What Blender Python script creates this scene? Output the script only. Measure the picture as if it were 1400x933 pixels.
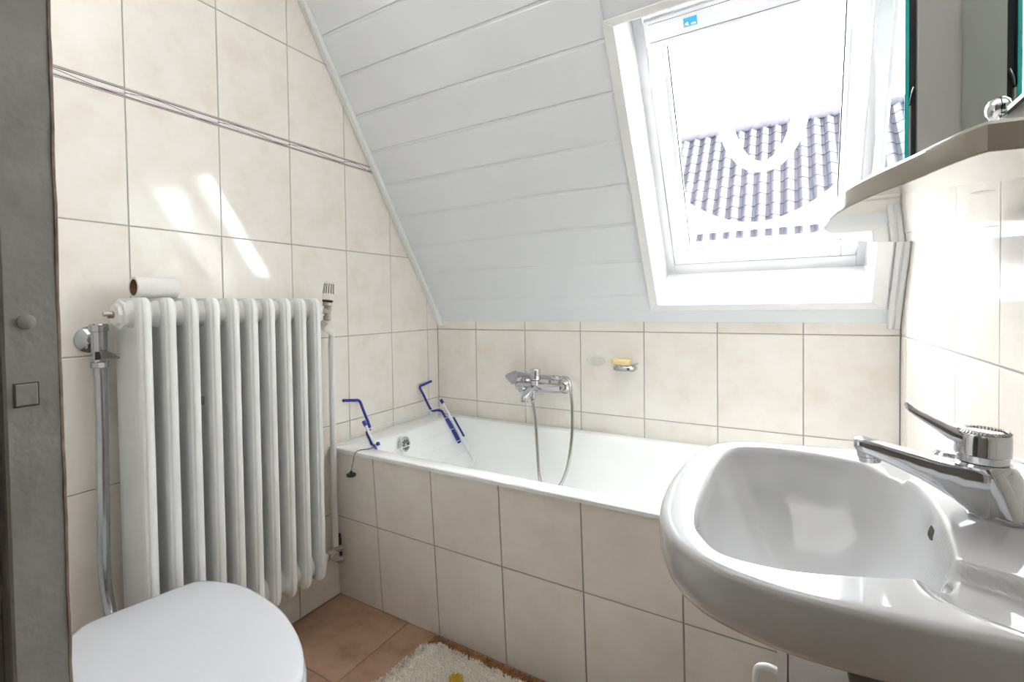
import bpy, bmesh, math, random
from mathutils import Vector, Matrix, Euler
random.seed(7)
PI = math.pi
for o in list(bpy.data.objects):
    bpy.data.objects.remove(o)
SC = bpy.context.scene
COL = SC.collection

# ------------------------------------------------------------------ camera
cam_d = bpy.data.cameras.new('camera'); cam = bpy.data.objects.new('camera', cam_d); COL.objects.link(cam)
cam_d.sensor_fit = 'HORIZONTAL'; cam_d.sensor_width = 36.0
cam_d.lens = 678.48 / 1400 * 36.0
cam_d.shift_x = (700 - 639.78) / 1400
cam_d.shift_y = (434.91 - 466.5) / 1400
cam_d.clip_start = 0.02; cam_d.clip_end = 200
yaw, pitch, roll = 0.5772, -0.0228, -0.0155
fw = Vector((-math.sin(yaw)*math.cos(pitch), math.cos(yaw)*math.cos(pitch), math.sin(pitch)))
r0 = Vector((math.cos(yaw), math.sin(yaw), 0)); u0 = r0.cross(fw)
rv = math.cos(roll)*r0 + math.sin(roll)*u0; uv = -math.sin(roll)*r0 + math.cos(roll)*u0
m3 = Matrix((rv, uv, -fw)).transposed()
cam.matrix_world = Matrix.Translation((1.4474, -0.6087, 1.0906)) @ m3.to_4x4()
SC.camera = cam

# ------------------------------------------------------------------ light
SC.view_settings.view_transform = 'Standard'; SC.view_settings.look = 'None'
SC.view_settings.gamma = 1; SC.view_settings.use_curve_mapping = False
SC.view_settings.exposure = 1.85
world = bpy.data.worlds.new('sky'); SC.world = world; world.use_nodes = True
wn = world.node_tree.nodes; wl = world.node_tree.links
bg = wn['Background']; bg.inputs['Color'].default_value = (0.98, 0.985, 1.0, 1); bg.inputs['Strength'].default_value = 8.0
sun_d = bpy.data.lights.new('sun', 'SUN'); sun_d.energy = 92.0; sun_d.angle = 0.02; sun_d.color = (1, .96, .9)
sun = bpy.data.objects.new('sun', sun_d); COL.objects.link(sun)
SUN_FROM = Vector((0.92, -0.32, 0.24)).normalized()
sun.rotation_euler = SUN_FROM.to_track_quat('Z', 'Y').to_euler(); sun.location = (6, -2, 8)
hall_d = bpy.data.lights.new('hall_fill_light', 'AREA'); hall_d.shape = 'DISK'; hall_d.size = 0.6; hall_d.energy = 0.4; hall_d.color = (1, .96, .9)  # unseen lamp added behind the camera as weak frontal fill
hall = bpy.data.objects.new('hall_fill_light', hall_d); COL.objects.link(hall); hall.location = (1.35, -1.5, 2.36)
bath_d = bpy.data.lights.new('bathroom_fill_light', 'AREA'); bath_d.shape = 'RECTANGLE'; bath_d.size = 1.4; bath_d.size_y = 0.86; bath_d.energy = 2.1; bath_d.color = (1, .985, .965)  # added fill under the ceiling, lifts surfaces the window leaves dark
bath_l = bpy.data.objects.new('bathroom_fill_light', bath_d); COL.objects.link(bath_l); bath_l.location = (1.02, 0.0, 2.345)

# ------------------------------------------------------------------ materials
def new_mat(name):
    m = bpy.data.materials.new(name); m.use_nodes = True
    return m, m.node_tree.nodes, m.node_tree.links, m.node_tree.nodes['Principled BSDF']
def plain(name, col, rough=.5, metal=0., spec=.5, coat=0., trans=0., ior=1.5, noise=0., nscale=8., bump=0., bscale=40., coat_rough=.03):
    m, n, l, b = new_mat(name)
    b.inputs['Base Color'].default_value = (*col, 1); b.inputs['Roughness'].default_value = rough
    b.inputs['Metallic'].default_value = metal; b.inputs['Specular IOR Level'].default_value = spec
    b.inputs['Coat Weight'].default_value = coat; b.inputs['Coat Roughness'].default_value = coat_rough
    b.inputs['Transmission Weight'].default_value = trans; b.inputs['IOR'].default_value = ior
    tc = n.new('ShaderNodeTexCoord')
    if noise:
        t = n.new('ShaderNodeTexNoise'); t.inputs['Scale'].default_value = nscale; t.inputs['Detail'].default_value = 5
        l.new(tc.outputs['Object'], t.inputs['Vector'])
        r = n.new('ShaderNodeValToRGB')
        r.color_ramp.elements[0].position = .3; r.color_ramp.elements[1].position = .7
        r.color_ramp.elements[0].color = (*[c*(1-noise) for c in col], 1); r.color_ramp.elements[1].color = (*[min(1, c*(1+noise)) for c in col], 1)
        l.new(t.outputs['Fac'], r.inputs['Fac']); l.new(r.outputs['Color'], b.inputs['Base Color'])
    if bump:
        t2 = n.new('ShaderNodeTexNoise'); t2.inputs['Scale'].default_value = bscale; t2.inputs['Detail'].default_value = 3
        l.new(tc.outputs['Object'], t2.inputs['Vector'])
        bp = n.new('ShaderNodeBump'); bp.inputs['Strength'].default_value = bump; bp.inputs['Distance'].default_value = .002
        l.new(t2.outputs['Fac'], bp.inputs['Height']); l.new(bp.outputs['Normal'], b.inputs['Normal'])
    return m
def tile_mat(name, c1, c2, c3, rough=.08, bump=.06, bscale=9., fine=0.):
    m, n, l, b = new_mat(name)
    tc = n.new('ShaderNodeTexCoord'); oi = n.new('ShaderNodeObjectInfo')
    mp = n.new('ShaderNodeVectorMath'); mp.operation = 'MULTIPLY_ADD'; mp.inputs[1].default_value = (1, 1, 1)
    sc = n.new('ShaderNodeVectorMath'); sc.operation = 'SCALE'; sc.inputs['Scale'].default_value = 37.
    cb = n.new('ShaderNodeCombineXYZ')
    for i in range(3): l.new(oi.outputs['Random'], cb.inputs[i])
    l.new(cb.outputs[0], sc.inputs[0]); l.new(tc.outputs['Object'], mp.inputs[0]); l.new(sc.outputs[0], mp.inputs[2])
    t = n.new('ShaderNodeTexNoise'); t.inputs['Scale'].default_value = 9; t.inputs['Detail'].default_value = 8; t.inputs['Roughness'].default_value = .65
    l.new(mp.outputs[0], t.inputs['Vector'])
    r = n.new('ShaderNodeValToRGB'); e = r.color_ramp.elements
    e[0].position = .32; e[0].color = (*c1, 1); e[1].position = .68; e[1].color = (*c3, 1)
    k = r.color_ramp.elements.new(.5); k.color = (*c2, 1)
    l.new(t.outputs['Fac'], r.inputs['Fac']); l.new(r.outputs['Color'], b.inputs['Base Color'])
    b.inputs['Roughness'].default_value = rough
    t2 = n.new('ShaderNodeTexNoise'); t2.inputs['Scale'].default_value = bscale; t2.inputs['Detail'].default_value = 2
    l.new(mp.outputs[0], t2.inputs['Vector'])
    bp = n.new('ShaderNodeBump'); bp.inputs['Strength'].default_value = bump; bp.inputs['Distance'].default_value = .004
    l.new(t2.outputs['Fac'], bp.inputs['Height']); l.new(bp.outputs['Normal'], b.inputs['Normal'])
    return m
M = {}
M['wall_tile'] = tile_mat('cream_glazed_tile', (.80, .735, .655), (.845, .80, .74), (.87, .832, .785), .07)
M['floor_tile'] = tile_mat('terracotta_floor_tile', (.30, .17, .10), (.42, .255, .165), (.48, .31, .21), .32, .1, 40)
M['grout'] = plain('grey_grout', (.36, .335, .30), .9)
M['wall_grout'] = plain('light_grey_grout', (.42, .40, .37), .9)
M['floor_grout'] = plain('floor_grout', (.20, .165, .14), .9)
M['plank'] = plain('white_foil_plank', (.79, .81, .84), .38, noise=.015, nscale=3)
M['white_plastic'] = plain('white_plastic', (.85, .85, .85), .3)
M['lining'] = plain('glossy_white_lining', (.80, .80, .80), .12, coat=.6)
M['hall_paint'] = plain('hall_wall_paint', (.30, .28, .25), .8)
M['white_paint'] = plain('white_wall_paint', (.78, .77, .75), .7)
M['sash_white'] = plain('white_sash_lacquer', (.68, .68, .70), .25)
M['dark_gap'] = plain('dark_gap', (.03, .035, .04), .6)
M['chrome'] = plain('chrome', (.60, .61, .63), .06, 1.)
M['flush_chrome'] = plain('darkened_chrome', (.40, .41, .42), .09, 1.)  # chrome with the dark hall's reflection put into its colour
M['dull_chrome'] = plain('dull_chrome', (.55, .54, .52), .22, 1., bump=.1)
M['chain_metal'] = plain('tarnished_chain', (.20, .19, .17), .3, .9)
M['brass'] = plain('worn_nickel', (.50, .46, .41), .35, .8, noise=.2, nscale=60)
M['enamel'] = plain('white_tub_enamel', (.89, .91, .90), .08, coat=.3)
M['ceramic'] = plain('white_ceramic', (.60, .605, .615), .06, coat=.6)
M['lid'] = plain('white_toilet_lid', (.62, .63, .67), .16, bump=.02, bscale=6)
M['radiator'] = plain('white_radiator_enamel', (.73, .735, .72), .28, noise=.025, nscale=14, bump=.05, bscale=30)
M['pipe_paint'] = plain('painted_pipe', (.74, .73, .71), .4)
M['cream_plastic'] = plain('cream_plastic', (.78, .76, .68), .4)
M['black'] = plain('black_rubber', (.03, .028, .025), .55)
M['blue'] = plain('blue_vinyl', (.018, .03, .30), .35)
M['white_wire'] = plain('white_coated_wire', (.78, .80, .82), .3)
M['paper'] = plain('toilet_paper', (.74, .73, .71), .95, bump=.4, bscale=120)
M['cardboard'] = plain('brown_cardboard', (.20, .10, .055), .9)
M['soap'] = plain('yellow_soap', (.85, .68, .30), .45)
M['lilac'] = plain('grey_lilac_plastic', (.36, .34, .40), .35)
M['mat'] = plain('cream_pile', (.92, .875, .77), .95)
M['mat_yellow'] = plain('yellow_pile', (.80, .58, .06), .9)
M['rush_dark'] = plain('rush_shadow', (.09, .04, .02), .9)
M['rush'] = plain('brown_rush', (.33, .15, .05), .7, noise=.45, nscale=30)
M['shelf'] = plain('glossy_white_shelf', (.72, .70, .67), .03, coat=1., spec=.8)
M['edge_band'] = plain('beige_grey_shelf_edge', (.40, .36, .29), .12, coat=.6)
M['cabinet'] = plain('grey_white_cabinet', (.40, .385, .37), .35)
M['cab_white'] = plain('white_board', (.80, .81, .84), .35, noise=.03, nscale=6)
M['mirror'] = plain('mirror_silver', (.66, .74, .70), .015, 1.)
M['teal'] = plain('teal_glass_edge', (.02, .42, .40), .15)
M['jamb'] = plain('weathered_grey_paint', (.30, .292, .278), .55, noise=.12, nscale=22, bump=.5, bscale=60)
M['jamb_dark'] = plain('worn_dark_paint', (.10, .085, .08), .7)
M['rust'] = plain('worn_edge', (.27, .21, .17), .8, noise=.35, nscale=60)
M['roof'] = plain('dark_violet_roof_tile', (.0140, .0140, .0185), .6, spec=.03, noise=.15, nscale=18)
M['render'] = plain('white_render', (.82, .82, .80), .8)
M['dark_pipe'] = plain('dark_grey_plastic', (.06, .06, .065), .4)
M['sticker_blue'] = plain('blue_sticker', (.05, .35, .62), .4)
M['sticker_grey'] = plain('grey_print', (.25, .3, .36), .5)
M['hall_floor'] = plain('hall_wood_floor', (.32, .2, .11), .4, noise=.2, nscale=5)
def glass_mat(name, tint, refl=1.0):
    m, n, l, b = new_mat(name); n.remove(b); out = n['Material Output']
    tr = n.new('ShaderNodeBsdfTransparent'); tr.inputs['Color'].default_value = (*tint, 1)
    gl = n.new('ShaderNodeBsdfGlossy'); gl.inputs['Roughness'].default_value = .01
    fr = n.new('ShaderNodeFresnel'); ge = n.new('ShaderNodeNewGeometry')
    pw = n.new('ShaderNodeMath'); pw.operation = 'MULTIPLY_ADD'; pw.inputs[1].default_value = 1/1.45-1.45; pw.inputs[2].default_value = 1.45   # same index from both sides of the thin sheet
    l.new(ge.outputs['Backfacing'], pw.inputs[0]); l.new(pw.outputs[0], fr.inputs['IOR'])
    ml = n.new('ShaderNodeMath'); ml.operation = 'MULTIPLY'; ml.inputs[1].default_value = refl
    mx = n.new('ShaderNodeMixShader')
    l.new(fr.outputs[0], ml.inputs[0]); l.new(ml.outputs[0], mx.inputs['Fac']); l.new(tr.outputs[0], mx.inputs[1]); l.new(gl.outputs[0], mx.inputs[2])
    l.new(mx.outputs[0], out.inputs['Surface'])
    return m
M['pane'] = glass_mat('window_glass', (.97, .98, .98))
M['clear'] = glass_mat('clear_glass', (.97, .98, .98), 1.6)
def translucent_mat():
    m, n, l, b = new_mat('translucent_white'); n.remove(b); out = n['Material Output']
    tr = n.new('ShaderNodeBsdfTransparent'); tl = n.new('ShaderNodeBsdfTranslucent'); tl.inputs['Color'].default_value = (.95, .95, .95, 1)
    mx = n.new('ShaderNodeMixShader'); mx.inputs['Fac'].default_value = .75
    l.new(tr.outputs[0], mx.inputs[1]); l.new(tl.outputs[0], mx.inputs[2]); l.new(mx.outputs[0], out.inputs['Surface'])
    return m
M['pane_white'] = translucent_mat()
def border_mat():
    m, n, l, b = new_mat('printed_border_tile'); b.inputs['Roughness'].default_value = .1
    tc = n.new('ShaderNodeTexCoord'); sp = n.new('ShaderNodeSeparateXYZ'); l.new(tc.outputs['Generated'], sp.inputs[0])
    def math_(op, a, b_):
        k = n.new('ShaderNodeMath'); k.operation = op
        for i, q in enumerate((a, b_)):
            if q is None: continue
            if isinstance(q, (int, float)): k.inputs[i].default_value = q
            else: l.new(q, k.inputs[i])
        return k.outputs[0]
    y, z = sp.outputs[1], sp.outputs[2]
    def band(c, w): return math_('LESS_THAN', math_('ABSOLUTE', math_('SUBTRACT', z, c), None), w)
    lines = math_('MAXIMUM', band(.90, .05), band(.10, .05))
    wave = math_('ADD', math_('MULTIPLY', math_('SINE', math_('MULTIPLY', y, 5.6), None), .30), .5)
    wave2 = math_('ADD', math_('MULTIPLY', math_('SINE', math_('ADD', math_('MULTIPLY', y, 3.6), 2.6), None), .24), .45)
    w1 = math_('LESS_THAN', math_('ABSOLUTE', math_('SUBTRACT', z, wave), None), .045)
    w2 = math_('LESS_THAN', math_('ABSOLUTE', math_('SUBTRACT', z, wave2), None), .02)
    soft = math_('MAXIMUM', w1, w2)
    c1 = n.new('ShaderNodeMix'); c1.data_type = 'RGBA'; c1.inputs['A'].default_value = (.80, .77, .76, 1); c1.inputs['B'].default_value = (.26, .17, .17, 1)
    l.new(soft, c1.inputs['Factor'])
    c2 = n.new('ShaderNodeMix'); c2.data_type = 'RGBA'; c2.inputs['B'].default_value = (.09, .035, .04, 1)
    l.new(lines, c2.inputs['Factor']); l.new(c1.outputs['Result'], c2.inputs['A'])
    l.new(c2.outputs['Result'], b.inputs['Base Color'])
    return m
M['border'] = border_mat()

# ------------------------------------------------------------------ mesh helpers
def wloc(o):
    v = Vector((0, 0, 0))
    while o: v = v + o.location; o = o.parent
    return v
def finish(bm, name, mat, smooth=True, angle=35):
    bmesh.ops.recalc_face_normals(bm, faces=bm.faces)
    me = bpy.data.meshes.new(name); bm.to_mesh(me); bm.free()
    for mm in (mat if isinstance(mat, (list, tuple)) else [mat]): me.materials.append(M[mm] if isinstance(mm, str) else mm)
    if smooth:
        for p in me.polygons: p.use_smooth = True
        me.set_sharp_from_angle(angle=math.radians(angle))
    return me
def obj(name, bm, mat, parent=None, smooth=True, angle=35, loc=None):
    """mesh authored in world coordinates; the object's origin sits at loc (or at its parent's origin)"""
    base = Vector(loc) if loc is not None else (wloc(parent) if parent else Vector((0, 0, 0)))
    bmesh.ops.translate(bm, verts=bm.verts, vec=-base)
    o = bpy.data.objects.new(name, finish(bm, name, mat, smooth, angle)); COL.objects.link(o)
    if parent: o.parent = parent; o.location = base - wloc(parent)
    else: o.location = base
    return o
def place(name, me, loc, parent=None, rot=None):
    o = bpy.data.objects.new(name, me); COL.objects.link(o)
    if parent: o.parent = parent; o.location = Vector(loc) - wloc(parent)
    else: o.location = loc
    if rot: o.rotation_euler = rot
    return o
def thing(name, label, cat, loc, group=None):
    o = bpy.data.objects.new(name, None); COL.objects.link(o); o.location = loc; o.empty_display_size = .05
    return tag(o, label, cat, group)
def tag(o, label, cat, group=None):
    o['label'] = label; o['category'] = cat
    if group: o['group'] = group
    return o
def struct(o, label=None):
    o['kind'] = 'structure'
    if label: o['label'] = label
    return o
def B(): return bmesh.new()
def box(bm, lo, hi, bev=0., seg=2, mtx=None):
    lo = Vector(lo); hi = Vector(hi)
    r = bmesh.ops.create_cube(bm, size=1); vs = r['verts']
    for v in vs: v.co = Vector(((lo[i]+hi[i])/2 + v.co[i]*(hi[i]-lo[i]) for i in range(3)))
    if bev:
        es = list({e for v in vs for e in v.link_edges})
        rr = bmesh.ops.bevel(bm, geom=es, offset=bev, segments=seg, affect='EDGES', profile=.5, clamp_overlap=True)
        vs = list({v for f in rr['faces'] for v in f.verts} | {v for v in vs if v.is_valid})
    if mtx: bmesh.ops.transform(bm, matrix=mtx, verts=vs)
    return vs
def frame_of(d):
    d = d.normalized(); a = Vector((0, 0, 1)) if abs(d.z) < .9 else Vector((1, 0, 0))
    x = d.cross(a).normalized(); return x, d.cross(x).normalized()
def smooth_path(pts, n=6):
    pts = [Vector(p) for p in pts]
    if len(pts) < 3: return pts
    out = []
    for i in range(len(pts)-1):
        p0 = pts[max(i-1, 0)]; p1 = pts[i]; p2 = pts[i+1]; p3 = pts[min(i+2, len(pts)-1)]
        for k in range(n):
            t = k/n
            out.append(.5*((2*p1)+(-p0+p2)*t+(2*p0-5*p1+4*p2-p3)*t*t+(-p0+3*p1-3*p2+p3)*t**3))
    out.append(pts[-1]); return out
def tube(bm, pts, r, seg=10, sm=0, caps=True):
    pts = smooth_path(pts, sm) if sm else [Vector(p) for p in pts]
    n = len(pts); rs = r if isinstance(r, (list, tuple)) else None
    x = None; rings = []
    for i, p in enumerate(pts):
        d = (pts[min(i+1, n-1)] - pts[max(i-1, 0)]).normalized()
        if x is None: x, y = frame_of(d)
        else:
            x = (x - d*x.dot(d)).normalized(); y = d.cross(x)
        if rs:
            f = i/(n-1)*(len(rs)-1); k = min(int(f), len(rs)-2); rad = rs[k]*(1-(f-k))+rs[k+1]*(f-k)
        else: rad = r
        rings.append([bm.verts.new(p+(x*math.cos(2*PI*j/seg)+y*math.sin(2*PI*j/seg))*rad) for j in range(seg)])
    for a, b in zip(rings, rings[1:]):
        for j in range(seg): bm.faces.new((a[j], a[(j+1) % seg], b[(j+1) % seg], b[j]))
    if caps: bm.faces.new(rings[0][::-1]); bm.faces.new(rings[-1])
    return rings
def lathe(bm, origin, axis, prof, seg=24, sx=1., sy=1., caps=True):
    """prof: list of (distance along axis, radius)"""
    o = Vector(origin); a = Vector(axis).normalized(); x, y = frame_of(a)
    rings = []
    for h, r in prof:
        rings.append([bm.verts.new(o+a*h+(x*sx*math.cos(2*PI*j/seg)+y*sy*math.sin(2*PI*j/seg))*max(r, 1e-5)) for j in range(seg)])
    for p, q in zip(rings, rings[1:]):
        for j in range(seg): bm.faces.new((p[j], p[(j+1) % seg], q[(j+1) % seg], q[j]))
    if caps: bm.faces.new(rings[0][::-1]); bm.faces.new(rings[-1])
    return rings
def loft(bm, loops, cap0=True, cap1=True):
    rings = [[bm.verts.new(p) for p in lp] for lp in loops]
    n = len(rings[0])
    for p, q in zip(rings, rings[1:]):
        for j in range(n): bm.faces.new((p[j], p[(j+1) % n], q[(j+1) % n], q[j]))
    if cap0: bm.faces.new(rings[0][::-1])
    if cap1: bm.faces.new(rings[-1])
    return rings
def rrect(cx, cy, hx, hy, r, n=6):
    """rounded rectangle outline, 2-D"""
    r = min(r, hx-1e-4, hy-1e-4); out = []
    for k, (sx, sy) in enumerate(((1, 1), (-1, 1), (-1, -1), (1, -1))):
        for i in range(n+1):
            a = PI/2*k + PI/2*i/n
            out.append((cx+sx*(hx-r)+r*math.cos(a), cy+sy*(hy-r)+r*math.sin(a)))
    return out
def prism(bm, poly, z0, z1, bev=0.):
    a = [bm.verts.new((x, y, z0)) for x, y in poly]; b = [bm.verts.new((x, y, z1)) for x, y in poly]; n = len(poly)
    fs = [bm.faces.new(a[::-1]), bm.faces.new(b)]
    for j in range(n): fs.append(bm.faces.new((a[j], a[(j+1) % n], b[(j+1) % n], b[j])))
    if bev:
        es = list({e for f in fs[:2] for e in f.edges})
        bmesh.ops.bevel(bm, geom=es, offset=bev, segments=2, affect='EDGES', clamp_overlap=True)

# ------------------------------------------------------------------ setting: dimensions
W, D = 1.7224, 1.3404                 # room width, depth at the tub wall
YF = -0.45                            # inner face of the wall with the doorway
TW, TH = 0.2521, 0.332                # tile module
ZB = 0.983                            # a horizontal joint
ANG = math.radians(56); TD = Vector((0, -math.cos(ANG), math.sin(ANG))); NO = Vector((0, math.sin(ANG), math.cos(ANG)))
P0 = Vector((0, D, 1.02)); ZC = 2.36
def S(x, t, m=0.): return P0 + Vector((x, 0, 0)) + TD*t - NO*m      # m>0 = into the room
TC = (ZC-1.02)/math.sin(ANG); YC = D-TC*math.cos(ANG)
SLM = Matrix.Translation(P0) @ Matrix(((1, 0, 0), TD, -NO)).transposed().to_4x4()   # (x,t,m) -> world

def extr(bm, poly3, d):
    """planar polygon thickened by vector d"""
    a = [bm.verts.new(p) for p in poly3]; b = [bm.verts.new(Vector(p)+Vector(d)) for p in poly3]; n = len(a)
    bm.faces.new(a); bm.faces.new(b[::-1])
    for j in range(n): bm.faces.new((a[j], b[j], b[(j+1) % n], a[(j+1) % n]))

GR = .0022      # joints lie this far behind the tile faces
# walls
bm = B(); extr(bm, [(-GR, YF-.02, -.05), (-GR, D+.1, -.05), (-GR, D+.1, 1.02), (-GR, YC, ZC+.02), (-GR, YF-.02, ZC+.02)], (-.1, 0, 0))
wall_left = struct(obj('wall_left', bm, 'wall_grout', smooth=False), 'tiled wall behind the radiator')
bm = B(); extr(bm, [(W+GR, YF-.02, -.05), (W+GR, D+.1, -.05), (W+GR, D+.1, 1.02), (W+GR, YC, ZC+.02), (W+GR, YF-.02, ZC+.02)], (.1, 0, 0))
wall_right = struct(obj('wall_right', bm, 'wall_grout', smooth=False), 'tiled wall behind the washbasin')
bm = B(); extr(bm, [(-GR, D+GR, -.05), (W+GR, D+GR, -.05), (W+GR, D+GR, 1.06), (-GR, D+GR, 1.06)], (0, .1, 0))
wall_back = struct(obj('wall_back', bm, 'wall_grout', smooth=False), 'low tiled wall behind the bathtub')
bm = B(); box(bm, (-.1, YF-.17, -.05), (.88, YF, ZC+.02)); box(bm, (.88, YF-.17, 2.05), (W+.1, YF, ZC+.02)); box(bm, (1.715, YF-.17, -.05), (W+.1, YF, 2.05))
wall_front = struct(obj('wall_front', bm, 'white_paint', smooth=False), 'wall with the doorway')
bm = B(); box(bm, (-.1, YF-.02, -.1), (W+.1, D+.1, -GR)); floor = struct(obj('floor', bm, 'floor_grout', smooth=False), 'terracotta tiled floor')
bm = B(); box(bm, (-.1, YF-.02, ZC), (W+.1, YC+.04, ZC+.08)); ceiling = struct(obj('ceiling', bm, 'white_paint', smooth=False), 'flat white ceiling')
# sloping wall backing with the window opening (four boards in the slope's own plane)
bm = B()
for lo, hi in (((-.1, -.02, -.07), (1.03, TC, -.013)), ((1.66, -.02, -.07), (W+.1, TC, -.013)), ((1.03, -.02, -.07), (1.66, .075, -.013)), ((1.03, 1.02, -.07), (1.66, TC, -.013))):
    box(bm, lo, hi, mtx=SLM)
wall_slope = struct(obj('wall_slope', bm, 'plank', smooth=False), 'sloping roof wall clad in white planks')
# hall behind the camera
bm = B(); box(bm, (-.2, -2.9, -.05), (2.6, -2.8, 2.4)); box(bm, (-.3, -2.9, -.05), (-.2, YF-.17, 2.4)); box(bm, (2.6, -2.9, -.05), (2.7, YF-.17, 2.4))
box(bm, (W+.1, YF-.2, -.05), (2.7, YF-.1, 2.4)); struct(obj('wall_hall', bm, 'hall_paint', smooth=False), 'hall walls')
bm = B(); box(bm, (-.3, -2.9, 2.4), (2.7, YF-.15, 2.45)); struct(obj('ceiling_hall', bm, 'hall_paint', smooth=False))
bm = B(); box(bm, (-.3, -2.9, -.1), (2.7, YF-.02, -.004)); struct(obj('floor_hall', bm, 'hall_floor', smooth=False))

# ------------------------------------------------------------------ tiles
TILE_CACHE = {}
def clip_poly(poly, hp):
    """keep a*u+b*v<=c"""
    a, b, c = hp; out = []
    for i in range(len(poly)):
        p, q = poly[i], poly[(i+1) % len(poly)]
        dp = a*p[0]+b*p[1]-c; dq = a*q[0]+b*q[1]-c
        if dp <= 0: out.append(p)
        if dp*dq < 0:
            t = dp/(dp-dq); out.append((p[0]+(q[0]-p[0])*t, p[1]+(q[1]-p[1])*t))
    return out
def tile_mesh(key, poly, U, V, N, name, mat, th, bev):
    """front face polygon with chamfered edge and thickness, about the polygon's bounding centre"""
    us = [p[0] for p in poly]; vs = [p[1] for p in poly]; cu = (min(us)+max(us))/2; cv = (min(vs)+max(vs))/2
    gu, gv = sum(us)/len(us), sum(vs)/len(vs)
    bm = B()
    def P(u, v, d): return U*(u-cu)+V*(v-cv)+N*d
    ins = []
    for u, v in poly:
        d = Vector((gu-u, gv-v)); L = d.length
        k = min(.4, bev*1.4/L); ins.append((u+d.x*k, v+d.y*k))
    loops = [[P(u, v, -th) for u, v in poly], [P(u, v, -bev*.8) for u, v in poly], [P(u, v, 0) for u, v in ins]]
    loft(bm, loops)
    return finish(bm, name, mat, False), (cu, cv)
def tile_field(parent, origin, U, V, N, us, vs, gap, mat, name='tile', clips=(), th=.006, bev=.0012, wob=.0022, skip=None):
    origin = Vector(origin); U = Vector(U); V = Vector(V); N = Vector(N)
    for i in range(len(us)-1):
        for j in range(len(vs)-1):
            if skip and skip(i, j): continue
            g = gap/2
            poly = [(us[i]+g, vs[j]+g), (us[i+1]-g, vs[j]+g), (us[i+1]-g, vs[j+1]-g), (us[i]+g, vs[j+1]-g)]
            if poly[1][0]-poly[0][0] < .006 or poly[2][1]-poly[1][1] < .006: continue
            full = True
            for h in clips:
                q = clip_poly(poly, h)
                if q != poly: full = False
                poly = q
                if len(poly) < 3: break
            if len(poly) < 3: continue
            cu = (min(p[0] for p in poly)+max(p[0] for p in poly))/2; cv = (min(p[1] for p in poly)+max(p[1] for p in poly))/2
            key = (round(us[i+1]-us[i], 4), round(vs[j+1]-vs[j], 4), tuple(N), mat) if full else None
            if key and key in TILE_CACHE: me = TILE_CACHE[key]
            else:
                me, _ = tile_mesh(key, poly, U, V, N, name, mat, th, bev)
                if key: TILE_CACHE[key] = me
            o = place(name, me, origin+U*cu+V*cv, parent)
            o.rotation_euler = (U*random.uniform(-wob, wob)+V*random.uniform(-wob, wob))[:]
DEC0, DEC1 = ZB+2*TH, ZB+2*TH+.024
rows = [0.0, ZB-2*TH, ZB-TH, ZB, ZB+TH, DEC0, DEC1, DEC1+TH-.006, ZC]
sl = (math.sin(ANG), math.cos(ANG), math.sin(ANG)*D+math.cos(ANG)*1.02-.002)     # below the slope: y sin + z cos <= c
cols = [YF] + [TW*i for i in range(-1, 6)] + [D]
tile_field(wall_left, (0, 0, 0), (0, 1, 0), (0, 0, 1), (1, 0, 0), cols, rows, .0032, 'wall_tile', clips=[sl], skip=lambda i, j: j == 5)
tile_field(wall_left, (0, 0, 0), (0, 1, 0), (0, 0, 1), (1, 0, 0), cols, [DEC0, DEC1], .0026, 'border', name='border_tile', clips=[sl])
colsb = [0.0] + [.2206+TW*i for i in range(6)] + [W]
tile_field(wall_back, (0, D, 0), (1, 0, 0), (0, 0, 1), (0, -1, 0), colsb, [.40, ZB-TH, ZB, 1.05], .0034, 'wall_tile', clips=[(0, 1, 1.03)])
colsr = [YF] + [.7524+TW*i for i in range(-4, 3)] + [D]
rowsr = [0.0, ZB-2*TH, ZB-TH, ZB, ZB+TH, DEC0, DEC0+TH, ZC]
tile_field(wall_right, (W, 0, 0), (0, 1, 0), (0, 0, 1), (-1, 0, 0), colsr, rowsr, .0034, 'wall_tile', clips=[sl])
# floor
fx = [0.0, .337, .67, 1.003, 1.336, W]; fy = [YF, -.305, .027, .359, .692]
tile_field(floor, (0, 0, 0), (1, 0, 0), (0, 1, 0), (0, 0, 1), fx, fy, .004, 'floor_tile', name='floor_tile', wob=.0008)

# bath panel: leans a little outwards at the top
YP0, TILT = 0.687, 0.0664
PV = Vector((0, -TILT, 1)).normalized(); PN = Vector((0, -1, -TILT)).normalized()
panel = struct(obj('wall_tub', (lambda b: (extr(b, [Vector((0, YP0, 0))-PN*GR, Vector((W, YP0, 0))-PN*GR, Vector((W, YP0, 0))-PN*GR+PV*.572, Vector((0, YP0, 0))-PN*GR+PV*.572], -PN*.02), b)[1])(B()), 'grout', smooth=False), 'beige tiled apron closing the front of the bathtub')
colsp = [0.0] + [.2199+TW*i for i in range(-0, 6)] + [W]
colsp = [0.0, .2199-0.0] + [.2199+TW*i for i in range(1, 6)] + [W]
tile_field(panel, (0, YP0, 0), (1, 0, 0), PV, PN, colsp, [0.0, .3132, .572], .0036, 'wall_tile', wob=.0015)
bm = B(); box(bm, (.001, YP0-.0285, .158), (.030, YP0-.008, .245))
obj('pipe_opening', bm, 'dark_gap', panel, smooth=False)

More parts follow.
